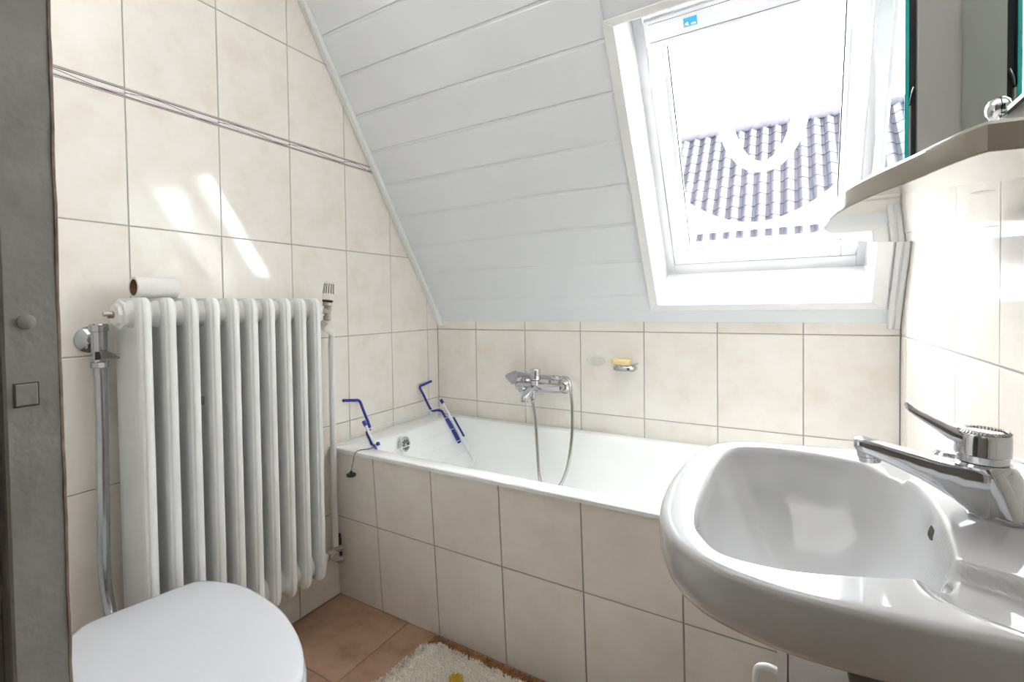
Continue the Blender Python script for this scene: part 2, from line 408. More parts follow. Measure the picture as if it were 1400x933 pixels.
# ------------------------------------------------------------------ sloping planks, trims, window
PT = [0.0] + [.1325+.1424*i for i in range(0, 20)]
def plank(x0, x1, t0, t1):
    # visible board with a slim recessed tongue along its upper edge
    bm = B()
    prof = [(t0+.0005, -.012), (t0+.0005, -.0015), (t0+.0025, 0), (t1-.0105, 0), (t1-.008, -.0020), (t1-.0005, -.0026), (t1-.0005, -.012)]
    loft(bm, [[S(x, t, m) for t, m in prof] for x in (x0, x1)])
    return obj('plank', bm, 'plank', wall_slope, True, 20, loc=S((x0+x1)/2, (t0+t1)/2, 0))
for i in range(len(PT)-1):
    a, b = PT[i], min(PT[i+1], TC)
    if a >= TC-.02: break
    if b <= .061: plank(.002, W-.002, a, b)
    elif a < 1.0 and a > .02: plank(.002, 1.013, a, b); plank(1.681, W-.002, a, b)
    elif i == 0: plank(.002, 1.013, a, b); plank(1.013, W-.002, a, .062); plank(1.681, W-.002, .062, b)
    elif a < 1.029: plank(.002, 1.013, a, b); plank(1.681, W-.002, a, b); plank(1.013, 1.681, 1.029, b)
    else: plank(.002, W-.002, a, b)
def trim(name, x0, x1, label):
    bm = B(); w = x1-x0
    prof = [(0, 0), (0, .010), (.15, .013), (.36, .013), (.42, .008), (.50, .008), (.56, .013), (.85, .013), (1, .009), (1, 0)]
    loft(bm, [[S(x0+w*u, t, m+.0005) for u, m in prof] for t in (-.012, TC-.01)])
    return struct(obj(name, bm, 'white_plastic', None, True, 20), label)
trim('trim_1', .001, .031, 'white cover strip along the sloping wall, radiator side')
trim('trim_2', 1.690, W-.001, 'white cover strip along the sloping wall, washbasin side')

win = bpy.data.objects.new('window_1', None); COL.objects.link(win); win.location = S(1.345, .55, 0); struct(win, 'roof window in the sloping wall above the bathtub')
def wbox(name, lo, hi, mat, bev=.002, parent=win):
    bm = B(); box(bm, lo, hi, bev, mtx=SLM); return obj(name, bm, mat, parent, True, 12)
X0, X1, T0, T1 = 1.042, 1.647, .087, 1.009
def mitred(name, pts, m0, m1, mat, parent=win):
    bm = B(); extr(bm, [S(x, t, m0) for x, t in pts], -NO*(m1-m0)); 
    bmesh.ops.bevel(bm, geom=list(bm.edges), offset=.0015, segments=1, affect='EDGES')
    return obj(name, bm, mat, parent, False)
cx0, cx1, ct0, ct1 = 1.012, 1.684, .060, 1.030
mitred('casing', [(cx0, ct0), (cx0, ct1), (X0, T1), (X0, T0)], -.004, .012, 'white_plastic')
mitred('casing', [(cx1, ct0), (cx1, ct1), (X1, T1), (X1, T0)], -.004, .012, 'white_plastic')
mitred('casing', [(cx0, ct0), (cx1, ct0), (X1, T0), (X0, T0)], -.004, .012, 'white_plastic')
mitred('casing', [(cx0, ct1), (cx1, ct1), (X1, T1), (X0, T1)], -.004, .012, 'white_plastic')
DP = .20
wbox('lining', (X0-.012, T0-.012, -DP-.03), (X0, T1+.012, .002), 'lining', .0008)
wbox('lining', (X1, T0-.012, -DP-.03), (X1+.012, T1+.012, .002), 'lining', .0008)
wbox('lining', (X0, T0-.012, -DP-.03), (X1, T0, .002), 'lining', .0008)
wbox('lining', (X0, T1, -DP-.03), (X1, T1+.012, .002), 'lining', .0008)
# fixed frame
FX0, FX1, FT0, FT1 = 1.071, 1.626, .128, .988
bm = B()
for lo, hi in (((X0-.03, T0-.03, -DP-.07), (FX0, T1+.03, -DP)), ((FX1, T0-.03, -DP-.07), (X1+.03, T1+.03, -DP)), ((FX0, T0-.03, -DP-.07), (FX1, FT0, -DP)), ((FX0, FT1, -DP-.07), (FX1, T1+.03, -DP))):
    box(bm, lo, hi, .002, mtx=SLM)
obj('window_frame', bm, 'sash_white', win, True, 12)
# sash
GX0, GX1, GT0, GT1 = 1.127, 1.572, .198, .892
sash = wbox('sash_stile', (FX0+.0035, FT0+.0035, -DP-.06), (GX0-.012, FT1-.004, -DP+.004), 'sash_white', .003)
wbox('sash_stile', (GX1+.012, FT0+.0035, -DP-.06), (FX1-.0035, FT1-.004, -DP+.004), 'sash_white', .003)
wbox('sash_rail', (GX0-.012, FT0+.0035, -DP-.06), (GX1+.012, GT0-.014, -DP+.004), 'sash_white', .003)
wbox('sash_rail', (GX0-.012, GT1+.010, -DP-.06), (GX1+.012, FT1-.004, -DP+.004), 'sash_white', .003)
bm = B()
for lo, hi in (((GX0-.013, GT0-.015, -DP-.045), (GX0, GT1+.011, -DP-.008)), ((GX1, GT0-.015, -DP-.045), (GX1+.013, GT1+.011, -DP-.008)), ((GX0, GT0-.015, -DP-.045), (GX1, GT0, -DP-.008)), ((GX0, GT1, -DP-.045), (GX1, GT1+.011, -DP-.008))):
    box(bm, lo, hi, .0015, mtx=SLM)
obj('glazing_bead', bm, 'sash_white', win, True, 12)
bm = B()
for lo, hi in (((GX0, GT0, -DP-.036), (GX0+.0035, GT1, -DP-.028)), ((GX1-.0035, GT0, -DP-.036), (GX1, GT1, -DP-.028))): box(bm, lo, hi, mtx=SLM)
obj('gasket', bm, 'dark_gap', win, False)
wbox('pane', (GX0-.004, GT0-.004, -DP-.034), (GX1+.004, GT1+.004, -DP-.030), 'pane', 0)
bm = B(); box(bm, (FX0+.006, GT1+.012, -DP), (FX1-.006, FT1-.010, -DP+.024), .006, 3, mtx=SLM)
vent = obj('vent_bar', bm, 'sash_white', win, True, 12)
wbox('groove', (FX0+.02, GT1+.024, -DP+.0238), (FX1-.02, GT1+.026, -DP+.0248), 'dull_chrome', 0, vent)
wbox('groove', (FX0+.02, FT1-.022, -DP+.0238), (FX1-.02, FT1-.0205, -DP+.0248), 'dull_chrome', 0, vent)
# sticker on the vent bar: blue field, pale gable shapes, grey print
stx, stt, stm = 1.205, GT1+.052, -DP+.0246
bm = B(); box(bm, (stx-.018, stt-.012, stm-.001), (stx+.018, stt+.012, stm), mtx=SLM); st = obj('sticker', bm, 'sticker_blue', vent, False)
bm = B(); extr(bm, [S(stx-.016, stt-.009, stm+.0002), S(stx-.004, stt-.009, stm+.0002), S(stx-.006, stt+.002, stm+.0002), S(stx-.014, stt-.002, stm+.0002)], -NO*.0003)
extr(bm, [S(stx+.001, stt-.009, stm+.0002), S(stx+.015, stt-.009, stm+.0002), S(stx+.015, stt-.004, stm+.0002), S(stx+.003, stt-.003, stm+.0002)], -NO*.0003)
obj('print', bm, 'sash_white', vent, False)
bm = B(); extr(bm, [S(stx-.018, stt-.012, stm+.0003), S(stx-.008, stt-.012, stm+.0003), S(stx-.008, stt-.007, stm+.0003), S(stx-.018, stt-.004, stm+.0003)], -NO*.0003)
obj('print', bm, 'sticker_grey', vent, False)
# translucent white shapes on the glass: a U and a band along the bottom
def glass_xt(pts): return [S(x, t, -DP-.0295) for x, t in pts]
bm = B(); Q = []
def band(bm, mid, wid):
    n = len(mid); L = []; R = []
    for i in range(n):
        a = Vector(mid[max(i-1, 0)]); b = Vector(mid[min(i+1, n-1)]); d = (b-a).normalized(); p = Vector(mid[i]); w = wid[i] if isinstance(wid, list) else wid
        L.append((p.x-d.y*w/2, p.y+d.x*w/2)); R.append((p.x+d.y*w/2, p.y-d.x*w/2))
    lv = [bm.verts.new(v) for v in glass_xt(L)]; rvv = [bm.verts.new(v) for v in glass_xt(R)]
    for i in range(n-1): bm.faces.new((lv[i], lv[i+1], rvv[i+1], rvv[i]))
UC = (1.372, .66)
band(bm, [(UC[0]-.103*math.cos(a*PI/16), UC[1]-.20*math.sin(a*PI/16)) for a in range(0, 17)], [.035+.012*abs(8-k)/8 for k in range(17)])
obj('white_shape', bm, 'pane_white', win, False)
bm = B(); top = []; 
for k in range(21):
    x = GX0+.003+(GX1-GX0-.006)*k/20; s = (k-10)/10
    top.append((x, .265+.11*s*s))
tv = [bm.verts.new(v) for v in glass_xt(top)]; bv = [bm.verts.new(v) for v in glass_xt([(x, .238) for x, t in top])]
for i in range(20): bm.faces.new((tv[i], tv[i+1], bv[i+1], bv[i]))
obj('white_shape', bm, 'pane_white', win, False)

# doorway jamb (close to the camera, weathered paint)
JX = .946
jamb = struct(obj('door_1', (lambda b: (box(b, (JX-.066, YF-.038, -.0), (JX, YF+.0, 2.05), .003), box(b, (JX-.066, YF-.175, -.0), (JX-.016, YF-.036, 2.05), .003), b)[2])(B()), 'jamb', None, True, 12), 'weathered grey door frame beside the camera')
bm = B(); box(bm, (JX-.0005, YF-.0305, 1.0185), (JX+.0012, YF-.0165, 1.0355), .001)
obj('square_plug', bm, 'jamb', jamb, True, 12)
bm = B(); 
for lo, hi in (((YF-.0315, 1.0175), (YF-.0305, 1.0365)), ((YF-.0165, 1.0175), (YF-.0155, 1.0365)), ((YF-.0315, 1.0175), (YF-.0155, 1.0185)), ((YF-.0315, 1.0355), (YF-.0155, 1.0365))):
    box(bm, (JX-.001, lo[0], lo[1]), (JX+.0004, hi[0], hi[1]))
obj('plug_joint', bm, 'jamb_dark', jamb, False)
bm = B(); lathe(bm, (JX, YF-.022, 1.084), (1, 0, 0), [(-.001, .006), (.0008, .006), (.0016, .004), (.0016, .0001)], 16); obj('filled_hole', bm, 'jamb', jamb)
bm = B(); tube(bm, [(JX-.001+random.uniform(-.0003, .0006), YF-.0012+random.uniform(-.0006, .0004), z*.02) for z in range(0, 102)], .0017, 6); obj('worn_edge', bm, 'rust', jamb)

# ------------------------------------------------------------------ bathtub
tub = thing('bathtub', 'white enamelled bathtub built in under the roof window', 'bathtub', (.86, 1.0, 0))
ZR = .578
def tubloop(x0, x1, y0, y1, r, z): return [(x, y, z) for x, y in rrect((x0+x1)/2, (y0+y1)/2, (x1-x0)/2, (y1-y0)/2, r, 8)]
bm = B()
loft(bm, [tubloop(.0015, W-.0015, .6445, D-.001, .004, ZR-.014), tubloop(.0015, W-.0015, .6445, D-.001, .004, ZR-.003), tubloop(.004, W-.004, .6475, D-.004, .006, ZR),
          tubloop(.095, 1.640, .702, D-.046, .10, ZR), tubloop(.104, 1.630, .710, D-.053, .105, ZR-.004), tubloop(.112, 1.618, .718, D-.060, .11, ZR-.016),
          tubloop(.130, 1.56, .735, D-.080, .13, ZR-.14), tubloop(.155, 1.46, .750, D-.095, .14, ZR-.28), tubloop(.19, 1.38, .775, D-.12, .14, ZR-.36), tubloop(.25, 1.31, .83, D-.17, .13, ZR-.39)], cap0=False)
obj('tub_body', bm, 'enamel', tub, True, 40)
bm = B(); ov = Vector((.132, .925, .535)); oa = Vector((1, 0, .1))
lathe(bm, ov, oa, [(-.004, .030), (.004, .031), (.007, .027), (.006, .022), (.002, .021), (.002, .001)], 28); ovf = obj('overflow', bm, 'chrome', tub)
bm = B(); oa.normalize(); ox, oy = frame_of(oa)
for k in range(8):
    a = k*PI/4; d = ox*math.cos(a)+oy*math.sin(a); e = oa.cross(d)
    c = ov+oa*.0024
    extr(bm, [c+d*.007-e*.0018, c+d*.019-e*.0045, c+d*.019+e*.0045, c+d*.007+e*.0018], oa*.0006)
obj('overflow_slot', bm, 'black', ovf, False)
bm = B(); lathe(bm, ov+oa*.002, oa, [(0, .006), (.004, .006), (.005, .003)], 12); obj('overflow_screw', bm, 'dull_chrome', ovf)

plug = thing('bath_plug', 'black rubber plug hanging on a bead chain over the tub rim', 'bath plug', (.132, .632, .497))
bm = B(); lathe(bm, (.132, .632, .492), (0, 0, 1), [(0, .015), (.003, .0175), (.008, .0175), (.010, .013), (.012, .006), (.018, .004), (.019, .002)], 20); obj('stopper', bm, 'black', plug)
bm = B(); cp = smooth_path([(.176, .724, .5815), (.165, .69, .581), (.150, .655, .581), (.146, .638, .572), (.140, .634, .54), (.132, .632, .511)], 8)
acc = 0.
last = cp[0]
for a, b in zip(cp, cp[1:]):
    acc += (b-a).length
    if acc > .0042:
        acc = 0.; bmesh.ops.create_icosphere(bm, subdivisions=1, radius=.0023, matrix=Matrix.Translation(b))
tube(bm, cp, .0006, 5); obj('bead_chain', bm, 'chain_metal', plug)

# bath seat: white rails with blue grips at the drain end
seat = thing('wire_backrest', 'white wire bath backrest with blue plastic grips at the drain end', 'backrest', (.12, .98, .578))
def rail(y, s):
    pts = [(.093, y, .655), (.16, y, .558), (.235, y, .448), (.262, y, .408), (.255, y-s*.015, .385), (.225, y-s*.05, .370), (.20, y-s*.20, .362)]
    bm = B(); tube(bm, smooth_path(pts, 5), .0052, 10); r = obj('side_rail', bm, 'white_wire', seat)
    bm = B(); tube(bm, [(.088, y, .662), (.0995, y, .6455)], .0075, 12); obj('rail_cap', bm, 'blue', r)
rail(.742, -1); rail(1.238, 1)
def hook(y, s):
    pts = [(.012, y+s*.085, .738), (.010, y+s*.03, .730), (.011, y, .722), (.030, y, .690), (.064, y+s*.002, .632), (.074, y+s*.012, .617), (.084, y+s*.034, .616), (.098, y+s*.046, .611), (.110, y+s*.048, .596), (.190, y+s*.048, .482)]
    bm = B(); tube(bm, smooth_path(pts, 5), .0056, 10); h = obj('grip', bm, 'blue', seat)
    bm = B(); tube(bm, [(.121, y+s*.049, .585), (.195, y+s*.049, .477)], .0085, 12); obj('sleeve', bm, 'blue', h)
    bm = B(); tube(bm, [(.150, y+s*.068, .584), (.206, y+s*.068, .503)], .0045, 10); obj('sleeve', bm, 'blue', h)
hook(1.182, 1); hook(.798, -1)
bm = B()
for x, z in ((.108, .634), (.140, .588), (.172, .541), (.205, .493), (.235, .449)):
    tube(bm, [(x, .742, z), (x, 1.238, z)], .0016, 6)
obj('cross_wire', bm, 'white_wire', seat)
bm = B(); lathe(bm, (.160, .742, .5805), (0, 0, 1), [(0, .008), (.006, .008), (.012, .005)], 12); obj('rail_foot', bm, 'blue', seat)
for k, (x, y) in enumerate(((.020, .715), (.035, .735))):
    bm = B(); tube(bm, smooth_path([(.012, .735-.01*k, .733), (.018, .725, .66), (x, y, .582)], 6), .0008, 5); obj('cord', bm, 'clear', seat)

# ------------------------------------------------------------------ bath mixer with hand shower
mix = thing('bath_mixer', 'chrome bath mixer tap on the tiled wall above the tub', 'tap', (.56, D, .755))
yb, zb = 1.272, .752
bm = B(); lathe(bm, (.462, yb, zb), (1, 0, 0), [(0, .012), (.004, .017), (.03, .019), (.06, .017), (.10, .021), (.14, .019), (.18, .019), (.205, .017), (.21, .010)], 24); obj('body', bm, 'chrome', mix)
for x in (.480, .655):
    bm = B(); lathe(bm, (x, D, zb), (0, -1, 0), [(0, .031), (.006, .031), (.014, .024), (.020, .016), (.05, .015), (.068, .015)], 24); obj('wall_union', bm, 'chrome', mix)
bm = B(); lathe(bm, (.556, yb-.005, zb+.008), (0, 0, 1), [(0, .020), (.018, .018), (.020, .0215), (.022, .0215)], 24); obj('neck', bm, 'chrome', mix)
bm = B(); lathe(bm, (.556, yb-.005, zb+.031), (0, 0, 1), [(0, .0235), (.004, .0245), (.032, .0225), (.040, .0215), (.044, .019), (.045, .013), (.042, .011), (.042, .001)], 28); kn = obj('knob', bm, 'chrome', mix)
bm = B(); lathe(bm, (.556, yb-.005, zb+.0282), (0, 0, 1), [(0, .022), (.003, .022)], 24); obj('knob_ring', bm, 'black', kn)
bm = B(); lathe(bm, (.556, yb-.005, zb+.0735), (0, 0, 1), [(0, .0105), (.0012, .0105)], 16); obj('index_dot', bm, 'dark_pipe', kn)
bm = B()
sp = [((.556, yb-.010, zb-.004), .016, .017), ((.553, yb-.035, zb-.010), .015, .016), ((.548, yb-.065, zb-.022), .015, .0145), ((.545, yb-.085, zb-.038), .014, .013), ((.545, yb-.088, zb-.052), .013, .012)]
loops = []
for i, (c, a, b_) in enumerate(sp):
    c = Vector(c); d = (Vector(sp[min(i+1, 4)][0])-Vector(sp[max(i-1, 0)][0])).normalized(); u = Vector((1, 0, 0)); v = d.cross(u).normalized()
    loops.append([c+u*px+v*py for px, py in rrect(0, 0, a, b_, .007, 4)])
loft(bm, loops); obj('spout', bm, 'chrome', mix)
bm = B(); lathe(bm, (.520, yb-.028, zb-.012), (-.25, -.55, .12), [(-.02, .012), (.005, .0155), (.020, .0165), (.026, .013), (.027, .006)], 20); obj('diverter', bm, 'chrome', mix)
bm = B(); lathe(bm, (.560, yb-.040, zb-.010), (.0, -.1, -1), [(0, .011), (.020, .011), (.022, .0095), (.034, .0095), (.035, .007)], 16); obj('hose_outlet', bm, 'chrome', mix)
for x in (.50, .615):
    bm = B(); tube(bm, [(x, yb+.004, zb+.012), (x, yb+.006, zb+.032)], .006, 10); obj('cradle', bm, 'chrome', mix)
sh = thing('hand_shower', 'grey hand shower lying in the cradle of the bath mixer', 'hand shower', (.55, 1.285, .792))
ys, zs = 1.285, .7945
bm = B(); tube(bm, [(.468, ys, zs+.002), (.50, ys, zs), (.56, ys, zs-.001), (.625, ys, zs-.002)], [.0105, .0105, .011, .010], 14); obj('handle', bm, 'lilac', sh)
bm = B(); lathe(bm, (.449, ys-.012, zs-.006), (-.55, -.55, -.62), [(-.024, .011), (-.014, .016), (.010, .025), (.022, .027), (.026, .024), (.027, .001)], 24); obj('shower_head', bm, 'lilac', sh)
bm = B(); lathe(bm, (.472, ys-.001, zs+.001), (-1, -.12, -.05), [(0, .0125), (.014, .0125), (.018, .011)], 18); obj('collar', bm, 'chrome', sh)
bm = B(); lathe(bm, (.622, ys, zs-.002), (1, 0, 0), [(0, .010), (.004, .012), (.010, .012), (.011, .010), (.018, .010), (.020, .0115), (.034, .0095)], 16); obj('hose_nut', bm, 'chrome', sh)
hp = smooth_path([(.655, ys, zs-.002), (.685, ys-.006, zs+.003), (.706, ys-.018, zs-.012), (.718, ys-.035, .74), (.728, 1.235, .68), (.733, 1.215, .58), (.728, 1.19, .48), (.712, 1.17, .415), (.690, 1.15, .380), (.662, 1.14, .372), (.633, 1.15, .39), (.612, 1.17, .43), (.592, 1.20, .52), (.574, 1.225, .62), (.563, yb-.044, .69), (.560, yb-.043, zb-.045)], 10)
bm = B(); n = len(hp); 
tube(bm, hp, [(.0068 if k % 2 else .0060) for k in range(n)], 10); obj('hose', bm, 'dull_chrome', sh)

# soap dish, soap, empty clear holder
sd = thing('soap_dish', 'clear glass soap dish on a chrome holder on the tub wall', 'soap dish', (.918, D, .842))
bm = B(); loops = []
for z, k in ((.838, .9), (.842, 1.), (.852, 1.), (.856, .93)):
    loops.append([(.918+px*k, 1.296+py*k, z) for px, py in rrect(0, 0, .042, .036, .028, 6)])
loft(bm, loops); obj('holder', bm, 'chrome', sd)
bm = B(); lathe(bm, (.915, D, .847), (0, -1, 0), [(0, .018), (.008, .016), (.012, .010), (.02, .010)], 18); obj('wall_mount', bm, 'chrome', sd)
bm = B(); lathe(bm, (.920, 1.290, .8565), (0, 0, 1), [(0, .030), (.001, .044), (.006, .056), (.010, .060), (.011, .058), (.007, .052), (.004, .040), (.003, .001)], 32, 1., .8); obj('dish', bm, 'clear', sd)
bm = B(); loops = []
for z, k in ((.8605, .86), (.866, 1.), (.876, 1.), (.881, .86)):
    loops.append([(.906+(px*k)*math.cos(.1), 1.288+py*k, z+px*-.05) for px, py in rrect(0, 0, .036, .024, .016, 6)])
loft(bm, loops); tag(obj('soap', bm, 'soap', None, True, 60, loc=(.906, 1.288, .8605)), 'yellow bar of soap lying on the glass dish', 'soap')
rg = thing('tumbler_holder', 'empty clear glass holder ring stuck on the tiled wall left of the soap', 'holder', (.792, D, .862))
bm = B()
for a_, b_, y_ in ((.036, .020, D-.012), ):
    pts = [(.792+a_*math.cos(k*2*PI/28), y_-.010*math.sin(k*2*PI/28), .866+b_*math.sin(k*2*PI/28)) for k in range(29)]
    tube(bm, pts, .0035, 8, caps=False)
obj('ring', bm, 'clear', rg)
bm = B(); lathe(bm, (.792, D, .862), (0, -1, 0), [(0, .024), (.003, .022), (.007, .008), (.012, .006)], 20, 1., .7); obj('suction_cup', bm, 'clear', rg)

# ------------------------------------------------------------------ radiator
rad = thing('radiator', 'white cast column radiator with ten sections on the tiled wall', 'radiator', (.10, .22, .20))
RX0, RX1 = .036, .180; PITCH = .0562; Y1 = -.043
ZT, ZL = 1.124, .205
def section_mesh():
    bm = B()
    L = (RX1-RX0)/2; h = ZT-ZL
    # half outline (x along the depth, y half width): nose with a crease, front tube, waist, rear tube
    hx = [(1.0, .0001), (.995, .0052), (.965, .0078), (.93, .0082), (.885, .0132), (.74, .0150), (.55, .0135), (.30, .0085), (.0, .0072), (-.30, .0085), (-.55, .0135), (-.80, .0150), (-.95, .0110), (-1.0, .0001)]
    ring = hx + [(x, -y) for x, y in hx[-2:0:-1]]
    def outline(z, kx, ky): return [(x*L*kx, y*ky, z) for x, y in ring]
    zz = [(0, .74, .6), (.006, .86, .85), (.016, .94, 1), (.034, 1, 1), (h-.034, 1, 1), (h-.015, .97, 1), (h-.005, .90, .85), (h, .78, .6)]
    loft(bm, [outline(z, kx, ky) for z, kx, ky in zz])
    for z in (.042, h-.040):
        lathe(bm, (.012, -PITCH/2, z), (0, 1, 0), [(0, .0295), (.008, .0300), (.016, .0335), (PITCH-.016, .0335), (PITCH-.008, .0300), (PITCH, .0295)], 28)
    return finish(bm, 'section', 'radiator', True, 42)
sm_ = section_mesh()
for i in range(10): place('section', sm_, ((RX0+RX1)/2, Y1+PITCH*i, ZL), rad)
HX = (RX0+RX1)/2+.012; HZ = ZT-.040
bm = B(); lathe(bm, (HX, Y1-PITCH/2+.004, HZ), (0, -1, 0), [(0, .031), (.006, .034), (.010, .034), (.012, .027), (.020, .026), (.022, .020)], 8); ec = obj('end_plug', bm, 'radiator', rad, True, 20)
bm = B(); tube(bm, [(HX, Y1-PITCH/2-.016, HZ), (HX, Y1-PITCH/2-.028, HZ)], .008, 8); obj('vent_collar', bm, 'rust', ec)
bm = B(); tube(bm, [(HX+.004, Y1-PITCH/2-.022, HZ+.002), (HX+.004, Y1-PITCH/2-.040, HZ+.002)], .0052, 8); obj('vent_key', bm, 'dull_chrome', ec)
ye = Y1+PITCH*9.5
for z, nm in ((HZ, 'inlet_cone'), (ZL+.042, 'outlet_cone')):
    bm = B(); lathe(bm, (HX, ye-.004, z), (0, 1, 0), [(0, .031), (.008, .034), (.024, .020), (.028, .014), (.034, .013)], 20); obj(nm, bm, 'radiator', rad)
vy = ye+.062
bm = B(); tube(bm, [(HX, ye+.024, HZ), (HX-.006, vy, HZ-.002)], .0095, 12); lathe(bm, (HX-.006, vy, HZ-.034), (0, .1, 1), [(0, .010), (.004, .0135), (.016, .0135), (.018, .011), (.032, .011), (.036, .013), (.050, .013), (.054, .010)], 14)
vb = obj('valve_body', bm, 'brass', rad)
bm = B(); lathe(bm, (HX-.006, vy+.002, HZ+.014), (.02, .12, 1), [(0, .012), (.003, .0165), (.012, .0165), (.014, .0145)], 20); obj('union_nut', bm, 'brass', vb)
bm = B(); lathe(bm, (HX-.006, vy+.004, HZ+.028), (.02, .12, 1), [(0, .014), (.002, .0175), (.008, .0185), (.009, .015)], 24); obj('valve_collar', bm, 'black', vb)
ax = Vector((.02, .12, 1)).normalized(); hx_, hy_ = frame_of(ax); ho = Vector((HX-.006, vy+.005, HZ+.036))
bm = B(); lathe(bm, ho, ax, [(0, .0185), (.006, .0195), (.020, .0190), (.056, .0160), (.062, .0145), (.064, .010), (.064, .001)], 28); th = obj('thermostat_head', bm, 'cream_plastic', rad)
bm = B()
for k in range(14):
    a = 2*PI*k/14; d = hx_*math.cos(a)+hy_*math.sin(a); e = ax.cross(d)
    p0 = ho+ax*.022+d*.0186; p1 = ho+ax*.056+d*.0158
    extr(bm, [p0-e*.0016, p0+e*.0016, p1+e*.0013, p1-e*.0013], d*.0009)
obj('vent_slot', bm, 'dark_gap', th, False)
bm = B(); lathe(bm, (HX, ye+.03, ZL+.042), (0, 1, 0), [(0, .014), (.004, .018), (.018, .018), (.020, .012), (.036, .012)], 14); lathe(bm, (HX-.03, ye+.046, ZL+.042), (1, 0, 0), [(0, .011), (.05, .011), (.052, .016), (.062, .016), (.064, .010)], 12)
obj('return_valve', bm, 'brass', rad)
bm = B(); lathe(bm, (.001, .118, .845), (1, 0, 0), [(0, .009), (.12, .009)], 12); box(bm, (.11, .106, .838), (.125, .130, .86), .002); obj('bracket', bm, 'dull_chrome', rad)
pipe = thing('heating_pipe', 'white painted heating pipe rising beside the radiator to its valve', 'pipe', (.045, .628, .19))
bm = B(); tube(bm, smooth_path([(.045, .630, .20), (.045, .630, .6), (.045, .630, .95), (.052, .628, 1.0), (.085, vy+.003, 1.03), (HX-.006, vy, HZ-.034)], 6), .0115, 12); obj('riser', bm, 'pipe_paint', pipe)
bm = B(); tube(bm, smooth_path([(.045, .630, .205), (.052, .630, .175), (.060, .640, .168), (.060, .652, .168)], 5), .0115, 12); obj('elbow', bm, 'brass', pipe)
bm = B(); tube(bm, smooth_path([(HX-.025, ye+.048, ZL+.042), (.065, ye+.075, .225), (.055, .650, .205)], 5), .011, 12); obj('return_pipe', bm, 'brass', pipe)

roll = thing('toilet_paper_roll', 'nearly used up toilet paper roll lying on top of the radiator', 'toilet paper', (.105, .02, ZT))
bm = B(); ra, rb_ = .0265, .0205; zc_ = ZT+ra+.0005; y0_, y1_ = -.030, .070
lathe(bm, (.085, y0_, zc_), (0, 1, 0), [(.0, rb_), (.0, ra-.001), (.001, ra), (.099, ra), (.1, ra-.001), (.1, rb_)], 36, caps=False); obj('paper', bm, 'paper', roll)
bm = B(); lathe(bm, (.085, y0_, zc_), (0, 1, 0), [(0.0005, rb_+.0004), (.0995, rb_+.0004), (.0995, rb_-.001), (.0005, rb_-.001), (.0005, rb_+.0004)], 36, caps=False); obj('core', bm, 'cardboard', roll)

# ------------------------------------------------------------------ flush valve and toilet
fl = thing('flush_valve', 'chrome pressure flush valve with long flush pipe on the tiled wall', 'flush valve', (.0, -.098, 1.02))
fx_, fy_ = .058, -.096
bm = B(); lathe(bm, (.0, fy_, 1.024), (1, 0, 0), [(0, .032), (.004, .032), (.014, .022), (.018, .015), (.020, .011), (.045, .011)], 28); obj('escutcheon', bm, 'flush_chrome', fl)
bm = B(); lathe(bm, (fx_, fy_, .972), (0, 0, 1), [(0, .0155), (.02, .0165), (.072, .0170), (.073, .020), (.088, .0205), (.091, .018), (.0915, .012)], 24); obj('body', bm, 'flush_chrome', fl)
bm = B(); lathe(bm, (fx_, fy_, .958), (0, 0, 1), [(0, .0165), (.001, .0195), (.013, .0195), (.015, .016)], 6); obj('lower_nut', bm, 'flush_chrome', fl, True, 20)
bm = B(); extr(bm, [(fx_+.012, fy_-.004, 1.000), (fx_+.016, fy_+.008, 1.000), (fx_+.020, fy_+.036, .981), (fx_+.020, fy_+.034, .977), (fx_+.012, fy_-.000, .982)], (.008, -.004, 0)); obj('lever', bm, 'flush_chrome', fl, False)
bm = B(); box(bm, (fx_+.010, fy_-.014, .978), (fx_+.0172, fy_-.004, .997), .001); obj('lever_slot', bm, 'dark_gap', fl)
bm = B(); tube(bm, smooth_path([(fx_, fy_, .96), (fx_, fy_, .8), (fx_+.001, fy_-.004, .6), (fx_+.002, fy_-.005, .46), (fx_+.012, fy_-.004, .40), (fx_+.040, fy_-.003, .355), (.155, fy_+.006, .335)], 6), .0135, 16); obj('flush_pipe', bm, 'flush_chrome', fl)
bm = B(); lathe(bm, (fx_, fy_, .938), (0, 0, 1), [(0, .0145), (.02, .0145)], 18); obj('pipe_collar', bm, 'flush_chrome', fl)

toi = thing('toilet', 'white toilet with closed lid in front of the radiator', 'toilet', (.42, -.10, 0))
TA = Vector((.988, -.156, 0)); TB = Vector((.156, .988, 0)); TH0 = Vector((.2, -.08, 0))
half = [(0.0, .0), (.0, .06), (.004, .11), (.035, .142), (.1, .176), (.165, .189), (.276, .194), (.393, .173), (.468, .141), (.509, .109), (.540, .058), (.549, 0)]
hs = smooth_path([Vector((a, b, 0)) for a, b in half], 4)
full = [(p.x, p.y) for p in hs] + [(p.x, -p.y) for p in hs[-2:0:-1]]
def tl(sc, z, off=0., full=full):
    out = []
    for a, b in full:
        a2 = .27+(a-.27)*sc+off; out.append(TH0+TA*a2+TB*(b*sc)+Vector((0, 0, z)))
    return out
bm = B(); loft(bm, [tl(.955, .412), tl(.985, .413), tl(.992, .420), tl(.982, .428), tl(.95, .4305), tl(.6, .433), tl(.2, .434)]); obj('lid', bm, 'lid', toi, True, 60)
bm = B(); loft(bm, [tl(.93, .392, .004), tl(.985, .393, .004), tl(1.0, .401, .004), tl(.985, .4095, .004), tl(.93, .4105, .004)]); obj('seat', bm, 'lid', toi, True, 60)
for s in (-1, 1):
    bm = B(); c = TH0+TA*.012+TB*(.075*s)+Vector((0, 0, .402)); tube(bm, [c-TB*.018, c+TB*.018], .0085, 12); obj('hinge', bm, 'dull_chrome', toi)
